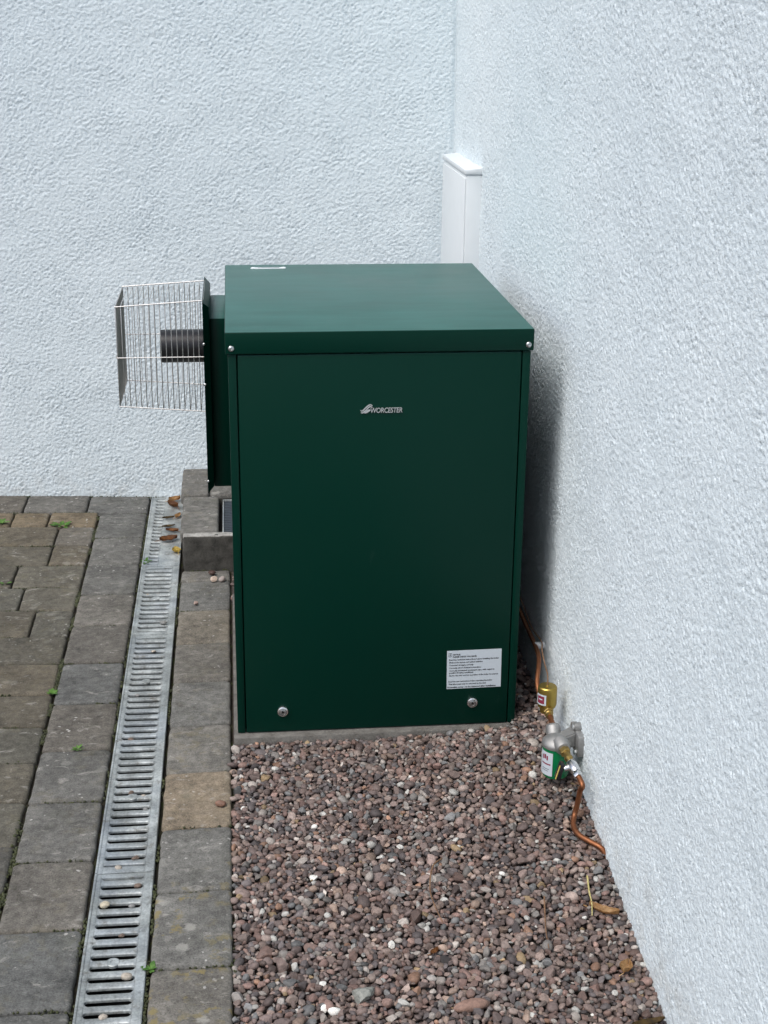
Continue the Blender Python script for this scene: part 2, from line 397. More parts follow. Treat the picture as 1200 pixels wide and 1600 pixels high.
def paver(x0, x1, y0, y1, col, lichen=0.0, slope=0.0, ztop=G, th=.05, parent=pave, xref=0.0, name='paver', gap=.0018, wob=.0013, mat='paver'):
    cx, cy = (x0 + x1) / 2, (y0 + y1) / 2
    g = gap; hx, hy = (x1 - x0) / 2 - g, (y1 - y0) / 2 - g
    rad = min(.010, hx * .3); pts = []
    for (sx, sy, a0) in ((1, -1, -90), (1, 1, 0), (-1, 1, 90), (-1, -1, 180)):
        for k in range(3):
            a = R(a0 + 45 * k); pts.append((sx * (hx - rad) + rad * math.cos(a), sy * (hy - rad) + rad * math.sin(a)))
    full = []
    for i in range(len(pts)):
        a, b = pts[i], pts[(i + 1) % len(pts)]; d = math.hypot(b[0] - a[0], b[1] - a[1]); n = max(1, int(d / .022))
        for j in range(n):
            t = j / n; full.append((a[0] + (b[0] - a[0]) * t, a[1] + (b[1] - a[1]) * t))
    N = len(full); seed = random.random() * 100
    w = [noise.noise(Vector((p[0] * 60 + seed, p[1] * 60, 0))) * wob * 1.6 + random.uniform(-wob, wob) * .5 for p in full]
    tx, ty = random.uniform(-.010, .010), random.uniform(-.010, .010); dz = random.uniform(-.0015, .0015)
    vs, fs = [], []
    for (ins, z) in ((0, -th), (0, -.0075), (.0016, -.0030), (.0045, -.0008), (.011, 0)):
        for p, ww in zip(full, w):
            l = math.hypot(*p); e = ins - ww * (1.0 if ins < .01 else .3)
            x = p[0] - e * (1 if p[0] > 0 else -1) * min(1, abs(p[0]) / hx) ** 6
            y = p[1] - e * (1 if p[1] > 0 else -1) * min(1, abs(p[1]) / hy) ** 6
            zz = z + (tx * x + ty * y + dz if z > -th else 0)
            vs.append((cx + x, cy + y + slope * (cx + x - xref), ztop + zz))
    for r in range(4):
        for i in range(N): j = (i + 1) % N; fs.append((r * N + i, r * N + j, (r + 1) * N + j, (r + 1) * N + i))
    # slightly hollowed, uneven top
    c = len(vs); ins2 = []
    for p in full: vs.append((cx + p[0] * .5, cy + p[1] * .5 + slope * (cx + p[0] * .5 - xref), ztop + dz + (tx * p[0] + ty * p[1]) * .5 - random.uniform(0, .0007)))
    for i in range(N): j = (i + 1) % N; fs.append((4 * N + i, 4 * N + j, c + j, c + i))
    fs.append(tuple(range(c, c + N)))
    oz = (cx, cy + slope * (cx - xref), ztop)
    o = mesh(name, vs, fs, mat, parent, origin=oz, smooth=True)
    o.data.set_sharp_from_angle(angle=R(60))
    o.color = (*col, lichen); return o
def tone(base, v=.18, warm=0.0):
    k = random.uniform(1 - v, 1 + v); wv = random.uniform(-.5, 1) * warm
    return (base[0] * k * (1 + wv), base[1] * k, base[2] * k * (1 - wv))
GREY = (.112, .109, .099); BROWN = (.093, .086, .068)
# soldier course left of the drain
ys = [1.527, 1.307, 1.086, .867, .657, .434, .218, -.002, -.216, -.431, -.645, -.860, -1.075, -1.29]
for i in range(len(ys) - 1):
    paver(-.4175, -.2665, ys[i + 1], ys[i], tone(GREY, .09, .08), .12 if i > 6 else 0, -.01, xref=-.34)
# course right of the drain
yr = [1.026, .944, .735, .524, .308, .091, -.120, -.335, -.551, -.770, -.985, -1.2]
for i in range(len(yr) - 1):
    lic = {5: .25, 7: .45, 8: .9, 9: 1.0, 10: .9}.get(i, .1)
    c = (.205, .168, .122) if i == 6 else ((.168, .151, .122) if i == 2 else tone((.138, .135, .123), .07, .04))
    paver(-.1485, -.0085, yr[i + 1], yr[i], c, lic, .02, xref=-.08)
# field courses, running bond with mixed lengths
yf = [1.551, 1.415, 1.254, 1.094, .930, .770, .598, .440, .274, .114, -.047, -.205, -.369, -.529, -.69, -.85, -1.01, -1.17, -1.33]
first = [.15, .11, .11, .19, .15, .10, .21, .16, .13, .20, .11, .17, .21, .14, .19, .11, .16, .2]
for i in range(len(yf) - 1):
    x = -.4195; k = 0
    while x > PX0 + .05:
        L = first[i] if k == 0 else random.choice([.112, .16, .16, .212]); k += 1
        c = tone(BROWN, .10, .07)
        if random.random() < .2: c = tone((.098, .093, .081), .08, .05)
        if i == 0: c = (.140, .112, .075)
        paver(max(x - L, PX0), x, yf[i + 1], yf[i], c, .1, -.055, xref=-.5); x -= L
# last course against the wall, running through to the drain
for xa, xb in ((-.46, -.2665), (-.66, -.46), (-.82, -.66), (-1.03, -.82), (-1.2, -1.03), (-1.4, -1.2), (PX0, -1.4)):
    xm = (xa + xb) / 2
    if xa > -.47: paver(xa, xb, 1.536, YB(xm) + .09 * xm * 0 - .004, tone(GREY, .1, .1), 0, -.09, xref=xm)
    else: paver(xa, xb, 1.551 - .055 * (xm + .5), YB(xm) - .004, tone(GREY, .12, .1), 0, -.085, xref=xm)

# gravel bed
bx = np.linspace(-.006, .72, 22); by = np.linspace(-1.5, 1.62, 80)
vs = [(x, y, gravel_h(x, y) - .014) for y in by for x in bx]
fs = [(j * 22 + i, j * 22 + i + 1, (j + 1) * 22 + i + 1, (j + 1) * 22 + i) for j in range(79) for i in range(21)]
mesh('gravel_bed', vs + [(-.006, -4.5, -.06), (.72, -4.5, -.16), (.72, -1.5, gravel_h(.72, -1.5) - .02), (-.006, -1.5, gravel_h(0, -1.5) - .02)], fs + [(80 * 22, 80 * 22 + 1, 80 * 22 + 2, 80 * 22 + 3)], 'bed', smooth=True)['kind'] = 'structure'

# concrete slab under the boiler
box('concrete_slab', (-.0035, .606, -.016, .800, -.12, -.0015), 'slab', bev=.004)
tag(bpy.data.objects['concrete_slab'], 'thin grey concrete base slab showing below the green boiler', 'slab')

# ------------------------------------------------------------------ gravel: stones dropped on a height map
def stone_templates():
    bm = bmesh.new(); bmesh.ops.create_icosphere(bm, subdivisions=2, radius=1)
    V0 = np.array([v.co[:] for v in bm.verts]); F = np.array([[v.index for v in f.verts] for f in bm.faces]); bm.free()
    T = []
    for k in range(40):
        V = V0.copy(); ang = k % 5 < 3
        nz = np.array([noise.noise(Vector(v * 1.1) + Vector((k * 7.3, 0, 0))) for v in V])
        V *= (1 + .22 * nz)[:, None]
        for _ in range(10 if ang else 3):
            n = rng.normal(size=3); n /= np.linalg.norm(n); d = rng.uniform(.48, .78) if ang else rng.uniform(.72, .9)
            ov = np.maximum(0, V @ n - d); V -= ov[:, None] * n
        V /= np.abs(V).max(0)
        T.append((V, not ang))
    return T, F
TPL, TF = stone_templates()
PAL = [(lin(c), p) for c, p in [((118, 99, 92), 20), ((102, 86, 81), 18), ((130, 110, 101), 15), ((140, 121, 112), 9), ((94, 84, 82), 12), ((146, 122, 108), 6), ((158, 145, 136), 7), ((120, 95, 86), 12), ((180, 172, 164), 2.6), ((140, 106, 87), 2), ((110, 106, 104), 7), ((134, 106, 97), 6), ((198, 190, 181), .5), ((84, 74, 72), 7), ((142, 118, 90), 1.0), ((128, 119, 113), 6)]]
PC = np.array([c for c, _ in PAL]); PP = np.array([p for _, p in PAL], float); PP /= PP.sum()
def drop_gravel():
    X0, X1, Y0, Y1, cell = -.007, .712, -1.22, 1.60, .0025
    nx, ny = int((X1 - X0) / cell), int((Y1 - Y0) / cell)
    xs = X0 + (np.arange(nx) + .5) * cell; yy = Y0 + (np.arange(ny) + .5) * cell
    H = np.array([[gravel_h(x, y) - .015 for x in xs] for y in yy]); TGT = H + .015
    blocked = np.zeros_like(H, bool)
    XX, YY = np.meshgrid(xs, yy)
    blocked |= (XX < .607) & (YY > -.017) & (YY < .80)
    blocked |= (XX < .31) & (YY > 1.028)
    blocked |= (YY > 1.668 - .095 * XX) | (XX > .70 - .005 * YY)
    out = []
    def drop(n, near):
        got = 0; tries = 0
        while got < n and tries < n * 4:
            tries += 1
            if near: x, y = rng.uniform(X0, X1), rng.uniform(Y0, .03)
            else:
                if rng.random() < .35: x, y = rng.uniform(.60, X1), rng.uniform(0, .8)
                else: x, y = rng.uniform(X0, X1), rng.uniform(.80, Y1)
            s = rng.lognormal(math.log(.0064), .34); s = min(max(s, .0032), .0140)
            el = rng.uniform(1.0, 1.55); a = s * el ** .5; b = s / el ** .5; c = s * rng.uniform(.5, .85)
            i, j = int((x - X0) / cell), int((y - Y0) / cell); k = max(1, int(b * .8 / cell))
            i0, i1, j0, j1 = max(0, i - k), min(nx, i + k + 1), max(0, j - k), min(ny, j + k + 1)
            if blocked[j0:j1, i0:i1].any(): continue
            patch = H[j0:j1, i0:i1]
            z = .55 * patch.max() + .45 * patch.mean() + c * .62
            if z > TGT[min(j, ny - 1), min(i, nx - 1)] + .003: continue
            out.append((x, y, z, a, b, c)); got += 1
            k = max(1, int(s / cell)); i0, i1, j0, j1 = max(0, i - k), min(nx, i + k + 1), max(0, j - k), min(ny, j + k + 1)
            dx = (xs[i0:i1] - x)[None, :] / s; dy = (yy[j0:j1] - y)[:, None] / s
            q = 1 - dx * dx - dy * dy; top = np.where(q > 0, z + c * np.sqrt(np.maximum(q, 0)), -9)
            H[j0:j1, i0:i1] = np.maximum(H[j0:j1, i0:i1], top)
        return got
    drop(19000, True); drop(2300, False)
    nv, nf = len(TPL[0][0]), len(TF); N = len(out)
    VV = np.empty((N, nv, 3)); CC = np.empty((N, nv, 4)); SM = np.empty((N, nf), bool)
    for q, (x, y, z, a, b, c) in enumerate(out):
        V, sm = TPL[rng.integers(len(TPL))]
        V = V * np.array([a, b, c])
        th = rng.uniform(0, 2 * math.pi); tl = rng.normal(0, .38); ti = rng.normal(0, .38)
        cz, sz = math.cos(th), math.sin(th); cxx, sx = math.cos(tl), math.sin(tl); cyy, sy = math.cos(ti), math.sin(ti)
        Rz = np.array([[cz, -sz, 0], [sz, cz, 0], [0, 0, 1]]); Rx = np.array([[1, 0, 0], [0, cxx, -sx], [0, sx, cxx]]); Ry = np.array([[cyy, 0, sy], [0, 1, 0], [-sy, 0, cyy]])
        VV[q] = V @ (Rz @ Rx @ Ry).T + (x, y, z)
        col = PC[rng.choice(len(PC), p=PP)] * np.array([.895, .97, 1.0]) * rng.lognormal(-.07, .27)
        CC[q, :, :3] = col; CC[q, :, 3] = 1; SM[q] = sm
    FF = (TF[None] + (np.arange(N) * nv)[:, None, None]).reshape(-1, 3)
    me = bpy.data.meshes.new('gravel')
    me.vertices.add(N * nv); me.vertices.foreach_set('co', VV.reshape(-1))
    me.loops.add(len(FF) * 3); me.loops.foreach_set('vertex_index', FF.reshape(-1).astype(np.int32))
    me.polygons.add(len(FF)); me.polygons.foreach_set('loop_start', np.arange(0, len(FF) * 3, 3, dtype=np.int32))
    me.polygons.foreach_set('use_smooth', SM.reshape(-1))
    me.update(calc_edges=True)
    at = me.attributes.new('col', 'FLOAT_COLOR', 'POINT'); at.data.foreach_set('color', CC.reshape(-1))
    me.materials.append(MT['gravel'])
    o = bpy.data.objects.new('gravel', me); COL.objects.link(o)
    tag(o, 'loose brown and grey pea gravel in front of the boiler', 'gravel', kind='stuff')
    print('gravel stones', N)
    return H, (X0, Y0, cell)
GH, (GX0, GY0, GC) = drop_gravel()
def gtop(x, y, k=3):
    i, j = int((x - GX0) / GC), int((y - GY0) / GC); return float(GH[max(0, j - k):j + k + 1, max(0, i - k):i + k + 1].mean())

def stone(name, x, y, z, dims, col, label, cat='stone', rz=0.0, tpl=None, group=None, mat=None):
    V, sm = TPL[tpl if tpl is not None else random.randrange(len(TPL))]
    V = V * np.array(dims) / 2; c, s = math.cos(rz), math.sin(rz)
    V = V @ np.array([[c, -s, 0], [s, c, 0], [0, 0, 1]]).T
    o = mesh(name, [tuple(v + np.array([x, y, z + dims[2] / 2 * .9])) for v in V], [tuple(f) for f in TF.tolist()], mat or 'gravel', origin=(x, y, z), smooth=sm)
    at = o.data.attributes.new('col', 'FLOAT_COLOR', 'POINT'); at.data.foreach_set('color', np.tile([*col, 1.0], len(V)))
    return tag(o, label, cat, group)

# ------------------------------------------------------------------ boiler
W, D, H, LH, BB = .62, .783, .885, .0445, .005
boiler = empty('oil_boiler', (W / 2, D / 2, 0), 'dark green metal external oil boiler with side flue, on a concrete slab', 'boiler')
bm = bmesh.new()
add_box(bm, BB, W - BB, .0235, D - .005, .0, H - LH - .002, .0015)
add_box(bm, BB, BB + .0165, .0045, .0232, .0, H - LH - .002, .0015)
add_box(bm, W - BB - .0165, W - BB, .0045, .0232, .0, H - LH - .002, .0015)
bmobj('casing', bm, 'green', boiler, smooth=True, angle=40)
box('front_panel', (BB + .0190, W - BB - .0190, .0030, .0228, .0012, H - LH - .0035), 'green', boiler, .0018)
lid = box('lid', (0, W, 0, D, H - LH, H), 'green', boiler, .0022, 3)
for x in (.012, .609):
    s = lathe('screw', (x, .0005, .8525), (0, -1, 0), [(0, .0056), (.0012, .0058), (.0026, .0046), (.0032, .0024), (.0024, .0020), (.0024, .0004)], 'zinc', lid, 16)
# small riveted plate near the back of the lid
bm = bmesh.new(); add_box(bm, .066, .146, .722, .737, H - .001, H + .0016, .0007)
pl = bmobj('rating_plate', bm, 'white_plastic', lid, smooth=True)
for x in (.070, .142): lathe('rivet', (x, .729, H), (0, 0, 1), [(0, .0075), (.0015, .0075), (.0028, .005), (.003, .001)], 'white_plastic', lid, 14)
box('plate_strip', (.080, .132, .725, .730, H + .0008, H + .0022), 'zinc', lid, .0004)

# badge: swoosh and raised lettering
YF = .0030
me = text_mesh('WORCESTER', .0160, .0009, .92)
co = np.empty(len(me.vertices) * 3); me.vertices.foreach_get('co', co); co = co.reshape(-1, 3)
wid = co[:, 0].max() - co[:, 0].min(); fx = .066 / wid; zs = .0105 / (co[:, 1].max() - co[:, 1].min())
new = np.stack([.2885 + (co[:, 0] - co[:, 0].min()) * fx + (co[:, 1]) * .10, YF - .0011 - co[:, 2], .7158 + co[:, 1] * zs], 1)
me.vertices.foreach_set('co', new.reshape(-1)); me.materials.append(MT['silver'])
bd = link('badge', me, boiler)
def ribbon(pts, wd, y0, y1):
    vs = []; P = smooth_path([(x, 0, z) for x, z in pts], 6); n = len(P)
    for i, p in enumerate(P):
        t = (P[min(i + 1, n - 1)] - P[max(i - 1, 0)]).normalized(); s = Vector((-t.z, 0, t.x)) * wd * (1 - .55 * abs(2 * i / (n - 1) - 1) ** 3)
        for sg in (-1, 1):
            for y in (y0, y1): vs.append((p.x + s.x * sg, y, p.z + s.z * sg))
    fs = []
    for i in range(n - 1):
        a = i * 4; b = a + 4; fs += [(a, b, b + 1, a + 1), (a + 2, a + 3, b + 3, b + 2), (a, a + 2, b + 2, b), (a + 1, b + 1, b + 3, a + 3)]
    fs += [(0, 1, 3, 2), ((n - 1) * 4, (n - 1) * 4 + 2, (n - 1) * 4 + 3, (n - 1) * 4 + 1)]
    return vs, fs
bm = bmesh.new()
bm_add(bm, *ribbon([(.2690, .7215), (.2730, .7200), (.2800, .7270), (.2865, .7320), (.2905, .7325), (.2935, .7300)], .0011, YF - .002, YF - .0001))
bm_add(bm, *ribbon([(.2700, .7165), (.2740, .7165), (.2800, .7215), (.2860, .7275), (.2900, .7290), (.2932, .7262)], .0012, YF - .002, YF - .0001))
bm_add(bm, *ribbon([(.2770, .7160), (.2815, .7180), (.2855, .7205), (.2890, .7220)], .0022, YF - .002, YF - .0001))
bmobj('swoosh', bm, 'silver', bd)

# locks
for x, z in ((.103, .050), (.518, .054)):
    lk = lathe('lock', (x, YF + .0003, z), (0, -1, 0), [(0, .0122), (.0015, .0124), (.0045, .0112), (.0062, .0085), (.0062, .0078), (.0032, .0072)], 'chrome', boiler, 28, origin=(x, YF, z))
    lathe('barrel', (x, YF - .003, z), (0, -1, 0), [(0, .0066), (.0022, .0066), (.0026, .0060)], 'zinc', lk, 20)
    bm = bmesh.new(); bm_add(bm, *lathe_data((x, YF - .0055, z), (0, -1, 0), [(0, .0042), (.0016, .0034)], 3)); bmobj('key_slot', bm, 'gap', lk)

# warning label with its lines of print
lb = box('warning_label', (.4600, .5795, YF - .0008, YF - .0001, .0890, .1800), 'white_print', boiler, origin=(.52, YF, .1345))
lb.rotation_euler = (0, R(-.7), 0)
LINES = [('NOTICE', .1690, .4730, .0046, 1), ('PLEASE CHECK YOU HAVE:', .1638, .4730, .0046, 1), ('Read the technical instructions before installing the boiler', .1570, .4650, .0048, 0),
         ('Flushed the system and added inhibitor', .1505, .4650, .0048, 0), ('Connected oil supply correctly', .1440, .4650, .0048, 0), ('Correctly wired electrical connections', .1375, .4650, .0048, 0),
         ('Correctly terminated condensate pipe, with regard to', .1310, .4650, .0048, 0), ('possible freezing conditions', .1258, .4650, .0048, 0), ('Shown the user correct operation of the boiler & controls', .1192, .4650, .0048, 0),
         ('Read the user instructions before operating the boiler', .1050, .4640, .0048, 0), ('This label must only be removed by the user', .0985, .4640, .0048, 0), ('Protective cover - to be removed after installation', .0912, .4615, .0050, 1)]
WID = {2: .109, 3: .074, 4: .053, 5: .070, 6: .100, 7: .053, 8: .108, 9: .096, 10: .083, 11: .107, 0: .016, 1: .052}
for i, (s, z, x, sz, bold) in enumerate(LINES):
    me = text_mesh(s, sz, 0.0, 1.0, 1, .00022 if bold else .00016)
    co = np.empty(len(me.vertices) * 3); me.vertices.foreach_get('co', co); co = co.reshape(-1, 3)
    fx = WID[i] / max(1e-6, co[:, 0].max() - co[:, 0].min())
    ctr = np.array([.52, YF, .1345])
    new = np.stack([x + (co[:, 0] - co[:, 0].min()) * fx, np.full(len(co), YF - .0011), z + co[:, 1]], 1) - ctr
    me.vertices.foreach_set('co', new.reshape(-1)); me.update(); me.materials.append(MT['ink'])
    o = bpy.data.objects.new('print_line', me); COL.objects.link(o); o.parent = lb
bm = bmesh.new()
for d in ((.4635, .4705, .1739, .1744), (.4635, .4705, .1660, .1665), (.4635, .4640, .1665, .1739), (.4700, .4705, .1665, .1739), (.4663, .4677, .1678, .1712), (.4663, .4677, .1718, .1730)):
    add_box(bm, d[0], d[1], YF - .0012, YF - .0009, d[2], d[3])
bmobj('information_symbol', bm, 'ink', lb)

# flue: duct box, splayed terminal plate, black pipe, wire guard
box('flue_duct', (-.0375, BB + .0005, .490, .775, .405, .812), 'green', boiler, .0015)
def loop(x, y0, y1, z0, z1): return [(x, y0, z0), (x, y1, z0), (x, y1, z1), (x, y0, z1)]
Ls = [loop(-.0520, .452, .784, .400, .857), loop(-.0375, .466, .770, .414, .843), loop(-.0385, .4675, .7685, .4155, .8415), loop(-.0520, .4545, .7815, .4025, .8545)]
vs = sum(Ls, []); fs = []
for a, b in ((0, 1), (2, 3), (3, 0)):
    for i in range(4): j = (i + 1) % 4; fs.append((a * 4 + i, a * 4 + j, b * 4 + j, b * 4 + i))
fs += [(4, 5, 6, 7), (8, 11, 10, 9)]
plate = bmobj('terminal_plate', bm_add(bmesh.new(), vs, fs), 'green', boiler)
for (y, z) in ((.4540, .760), (.4540, .665), (.4545, .430)):
    lathe('screw', (-.0500, y + .002, z), (-.3, -1, 0), [(0, .0032), (.004, .0032), (.0055, .0016)], 'zinc', plate, 10)
lathe('flue_pipe', (-.0380, .615, .7205), (-1, 0, 0), [(0, .0395), (.113, .0395), (.119, .0390), (.119, .0355), (.01, .0350)], 'black', boiler, 40)
lathe('flue_screw', (-.0640, .5765, .704), (0, -1, -.3), [(0, .0030), (.003, .0030), (.0042, .0014)], 'zinc', boiler, 10)
guard = bpy.data.objects.new('flue_guard', None); COL.objects.link(guard); guard.parent = boiler
guard.location = Vector((-.15, .615, .59)) - wloc(boiler); guard.empty_display_size = .05
zt = lambda t: .8540 - .0130 * t
zb = lambda t: .5915 + .0155 * t
ya, yb = .490, .740
NH = 17
for i in range(NH):
    t = i / (NH - 1); x = -.0505 - .1995 * t; q = .004; jx = random.uniform(-.0006, .0006)
    pts = [(x + jx, ya + q, zb(t)), (x + jx, yb - q, zb(t)), (x, yb, zb(t) + q), (x, yb, zt(t) - q), (x + jx, yb - q, zt(t)), (x + jx, ya + q, zt(t)), (x, ya, zt(t) - q), (x, ya, zb(t) + q)]
    tube('wire', pts, .00100 if i not in (0, NH - 1) else .0014, 'steel', guard, 6, True)
wm = None
for i in range(1, 22):
    y = ya + (yb - ya) * i / 22
    o = tube('wire', [(-.2500, y, zb(1)), (-.2500, y, zt(1))], .0011, 'steel', guard, 6)
for (y, z0, z1, r) in ((ya - .0022, .7225, .7225, .0013), (yb + .0022, .7225, .7225, .0013), (ya - .0015, zb(0), zb(1), .0015), (yb + .0015, zb(0), zb(1), .0015), (ya - .0015, zt(0), zt(1), .0014), (yb + .0015, zt(0), zt(1), .0016)):
    tube('wire', [(-.0500, y, z0), (-.2515, y, z1)], r, 'steel', guard, 6)
tube('wire', [(-.2525, ya, .7225), (-.2525, yb, .7225)], .0017, 'steel', guard, 6)

# ------------------------------------------------------------------ white trunking box on the side wall
tr = empty('pipe_cover', (.675, 1.31, .0), 'white plastic pipe cover box rising behind the boiler in the wall corner', 'pipe cover')
box('body', (.6500, XR(1.3) + .002, 1.100, 1.525, 0.02, 1.068), 'white_plastic', tr, .004)
box('front_cover', (.6462, .6498, 1.104, 1.520, 0.03, 1.058), 'white_plastic', tr, .0015)
bm = bmesh.new(); add_box(bm, .6462, XR(1.3) + .002, 1.097, 1.528, 1.0680, 1.0810, .003)
for v in bm.verts:
    if v.co.z > 1.076: v.co.z += (v.co.x - .646) * .12
bmobj('end_cap', bm, 'white_plastic', tr, smooth=True)

# ------------------------------------------------------------------ drain
drain = empty('linear_drain', (-.2076, .1, G), 'long galvanised slotted drain channel set between the paving blocks', 'drain')
bm = bmesh.new()
yE = YB(-.2) - .002
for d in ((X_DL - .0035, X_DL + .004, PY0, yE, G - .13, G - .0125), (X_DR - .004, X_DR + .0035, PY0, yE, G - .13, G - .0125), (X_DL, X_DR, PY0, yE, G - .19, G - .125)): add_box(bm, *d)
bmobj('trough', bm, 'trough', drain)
SL = .0770; PIT = .0294; SW = .0138
XC = -.2094
def bar_mesh(SLx):
    hs_, p, r = SLx / 2, PIT / 2, SW / 2
    o = [(-hs_, -p)]
    for k in range(1, 5): a = R(90 * k / 4); o.append((-hs_ + r * (1 - math.cos(a)), -p + r * math.sin(a)))
    b = [(-x, y) for x, y in reversed(o)]
    bot = o + b; top = [(x, -y) for x, y in reversed(bot)]
    out = bot + top
    n = len(out); vs = []
    for (ins, z) in ((0, -.0055), (0, -.0026), (.0007, -.0008), (.0020, 0.0)):
        for (x, y) in out:
            s = max(0, 1 - (abs(x) / hs_) ** 8); yy = y - math.copysign(min(ins, .9 * abs(y)), y) * (s if abs(y) < p - 1e-6 else 0)
            vs.append((x, yy, z))
    fs = []
    for r_i in range(3):
        for i in range(n): j = (i + 1) % n; fs.append((r_i * n + i, r_i * n + j, (r_i + 1) * n + j, (r_i + 1) * n + i))
    fs.append(tuple(range(3 * n, 4 * n)))
    me = bpy.data.meshes.new('bar'); me.from_pydata(vs, [], fs); me.update(); me.materials.append(MT['galv'])
    me.polygons.foreach_set('use_smooth', [True] * len(me.polygons)); me.set_sharp_from_angle(angle=R(50))
    return me
def grating(y0, y1, sl, xc, screws, label=None):
    y0 += .0015; y1 -= .0015
    n = int((y1 - y0 - .016) / PIT); e = (y1 - y0 - n * PIT) / 2
    bm = bmesh.new(); xl, xr = X_DL + .0012, X_DR - .0012
    add_box(bm, xl, xc - sl / 2, y0, y1, G - .014, G - .0012, .0014)
    add_box(bm, xc + sl / 2, xr, y0, y1, G - .014, G - .0012, .0014)
    # narrow raised rims along both edges
    add_box(bm, xl + .0005, xl + .0050, y0 + .0004, y1 - .0004, G - .010, G + .0006, .0010)
    add_box(bm, xr - .0050, xr - .0005, y0 + .0004, y1 - .0004, G - .010, G + .0006, .0010)
    for a, b in ((y0, y0 + e), (y1 - e, y1)): add_box(bm, xc - sl / 2 - .0005, xc + sl / 2 + .0005, a, b, G - .014, G - .0014, .0010)
    g = bmobj('grating', bm, 'galv', drain, origin=((xl + xr) / 2, (y0 + y1) / 2, G), smooth=True)
    bme = bar_mesh(sl)
    # end half-slots: bars run from cell centre to centre
    for k in range(n):
        yc = y0 + e + PIT * (k + .5)
        o = bpy.data.objects.new('bar', bme); COL.objects.link(o); o.parent = g
        o.location = Vector((xc, yc, G - .0016)) - wloc(g)
    for ysx in screws:
        k = round((ysx - y0 - e) / PIT - .5); yc = y0 + e + PIT * (k + .5)
        bm = bmesh.new(); bm_add(bm, *lathe_data((xc, yc, G - .006), (0, 0, 1), [(0, .0115), (.0048, .0115), (.0056, .0105), (.0056, .0050), (.003, .0046)], 20, True))
        bmobj('screw_boss', bm, 'galv', g, smooth=True)
        bm = bmesh.new(); bm_add(bm, *lathe_data((xc, yc, G - .0028), (0, 0, 1), [(0, .0045), (.0004, .0042)], 14)); bmobj('screw_hole', bm, 'gap', g)
    return g
grating(PY0, -.480, SL, XC, [-.750])
grating(-.480, .593, SL, XC, [-.205, .307])
grating(.593, 1.065, SL, XC, [.83])
grating(1.065, yE - .004, .030, -.2300, [])

# ------------------------------------------------------------------ raised step and gully beside the back wall
step = empty('raised_step', (.08, 1.33, G), 'low paved concrete step between the drain and the boiler, against the back wall', 'step')
SZ = .077
def rough(bm, cuts, amp, seed):
    for _ in range(cuts): bmesh.ops.subdivide_edges(bm, edges=[e for e in bm.edges if e.calc_length() > .012], cuts=1, use_grid_fill=True)
    bmesh.ops.triangulate(bm, faces=[f for f in bm.faces if len(f.verts) > 4])
    for v in bm.verts:
        q = v.co * 38 + Vector((seed, 0, 0)); v.co += Vector((noise.noise(q), noise.noise(q + Vector((9, 3, 1))), noise.noise(q * 1.3 + Vector((2, 7, 5))))) * amp
    return bm
bm = rough(add_box(bmesh.new(), -.1400, .300, 1.0300, 1.0640, G - .04, SZ, .004), 5, .0030, 3)
kb = bmobj('kerb_face', bm, 'kerb', step, smooth=True, angle=40)
bm = rough(add_box(bmesh.new(), -.1385, .299, 1.0325, 1.0630, SZ - .006, SZ + .0018, .0015), 5, .0026, 8); bmobj('worn_edge', bm, 'kerb_top', step, smooth=True)
bm = bmesh.new()
add_box(bm, -.1440, -.040, 1.0655, 1.640, G - .03, SZ - .012); add_box(bm, -.0395, .300, 1.40, 1.630, G - .03, SZ - .012); add_box(bm, -.0395, .300, 1.0655, 1.3995, G - .03, SZ - .06)
bmobj('core', bm, 'kerb', step)
for (xa, xb, y0, y1, c) in ((-.150, -.040, 1.066, 1.400, (.125, .121, .110)), (-.158, -.070, 1.402, YB(-.11) - .006, (.118, .114, .104)), (-.0685, .140, 1.402, YB(.03) - .008, (.12, .116, .106)), (.142, .30, 1.402, YB(.22) - .01, (.12, .12, .11))):
    paver(xa, xb, y0, y1, c, .1, -.02, ztop=SZ, th=.03, parent=step, xref=(xa + xb) / 2, name='slab', gap=.0012, wob=.0012)
# gully grate let into the step
gl = empty('gully_grate', (.07, 1.22, SZ - .02), 'small dark grey gully grate let into the raised step beside the boiler', 'grate')
bm = bmesh.new(); z = SZ - .012
for d in ((-.0290, -.0255, 1.070, 1.378), (.1660, .1700, 1.070, 1.378), (-.0255, .1660, 1.070, 1.074), (-.0255, .1660, 1.374, 1.378)): add_box(bm, *d, z - .02, z + .004, .0008)
bmobj('frame', bm, 'galv', gl, smooth=True)
for i in range(20):
    y = 1.079 + i * .0149; box('bar', (-.0250, .1655, y, y + .0105, z - .012, z), 'dark_steel', gl, .0012)
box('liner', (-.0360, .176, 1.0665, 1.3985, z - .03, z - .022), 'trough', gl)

# ------------------------------------------------------------------ oil line: valve, filter, pipes
FX, FY = .648, -.258
flt = empty('oil_filter', (FX, FY, .015), 'green bowl oil filter with grey metal head bracketed low on the side wall', 'oil filter')
lathe('bowl', (FX, FY, .0160), (0, 0, 1), [(0, .0200), (.003, .0255), (.008, .0275), (.062, .0282), (.070, .0282)], 'bowl', flt, 32)
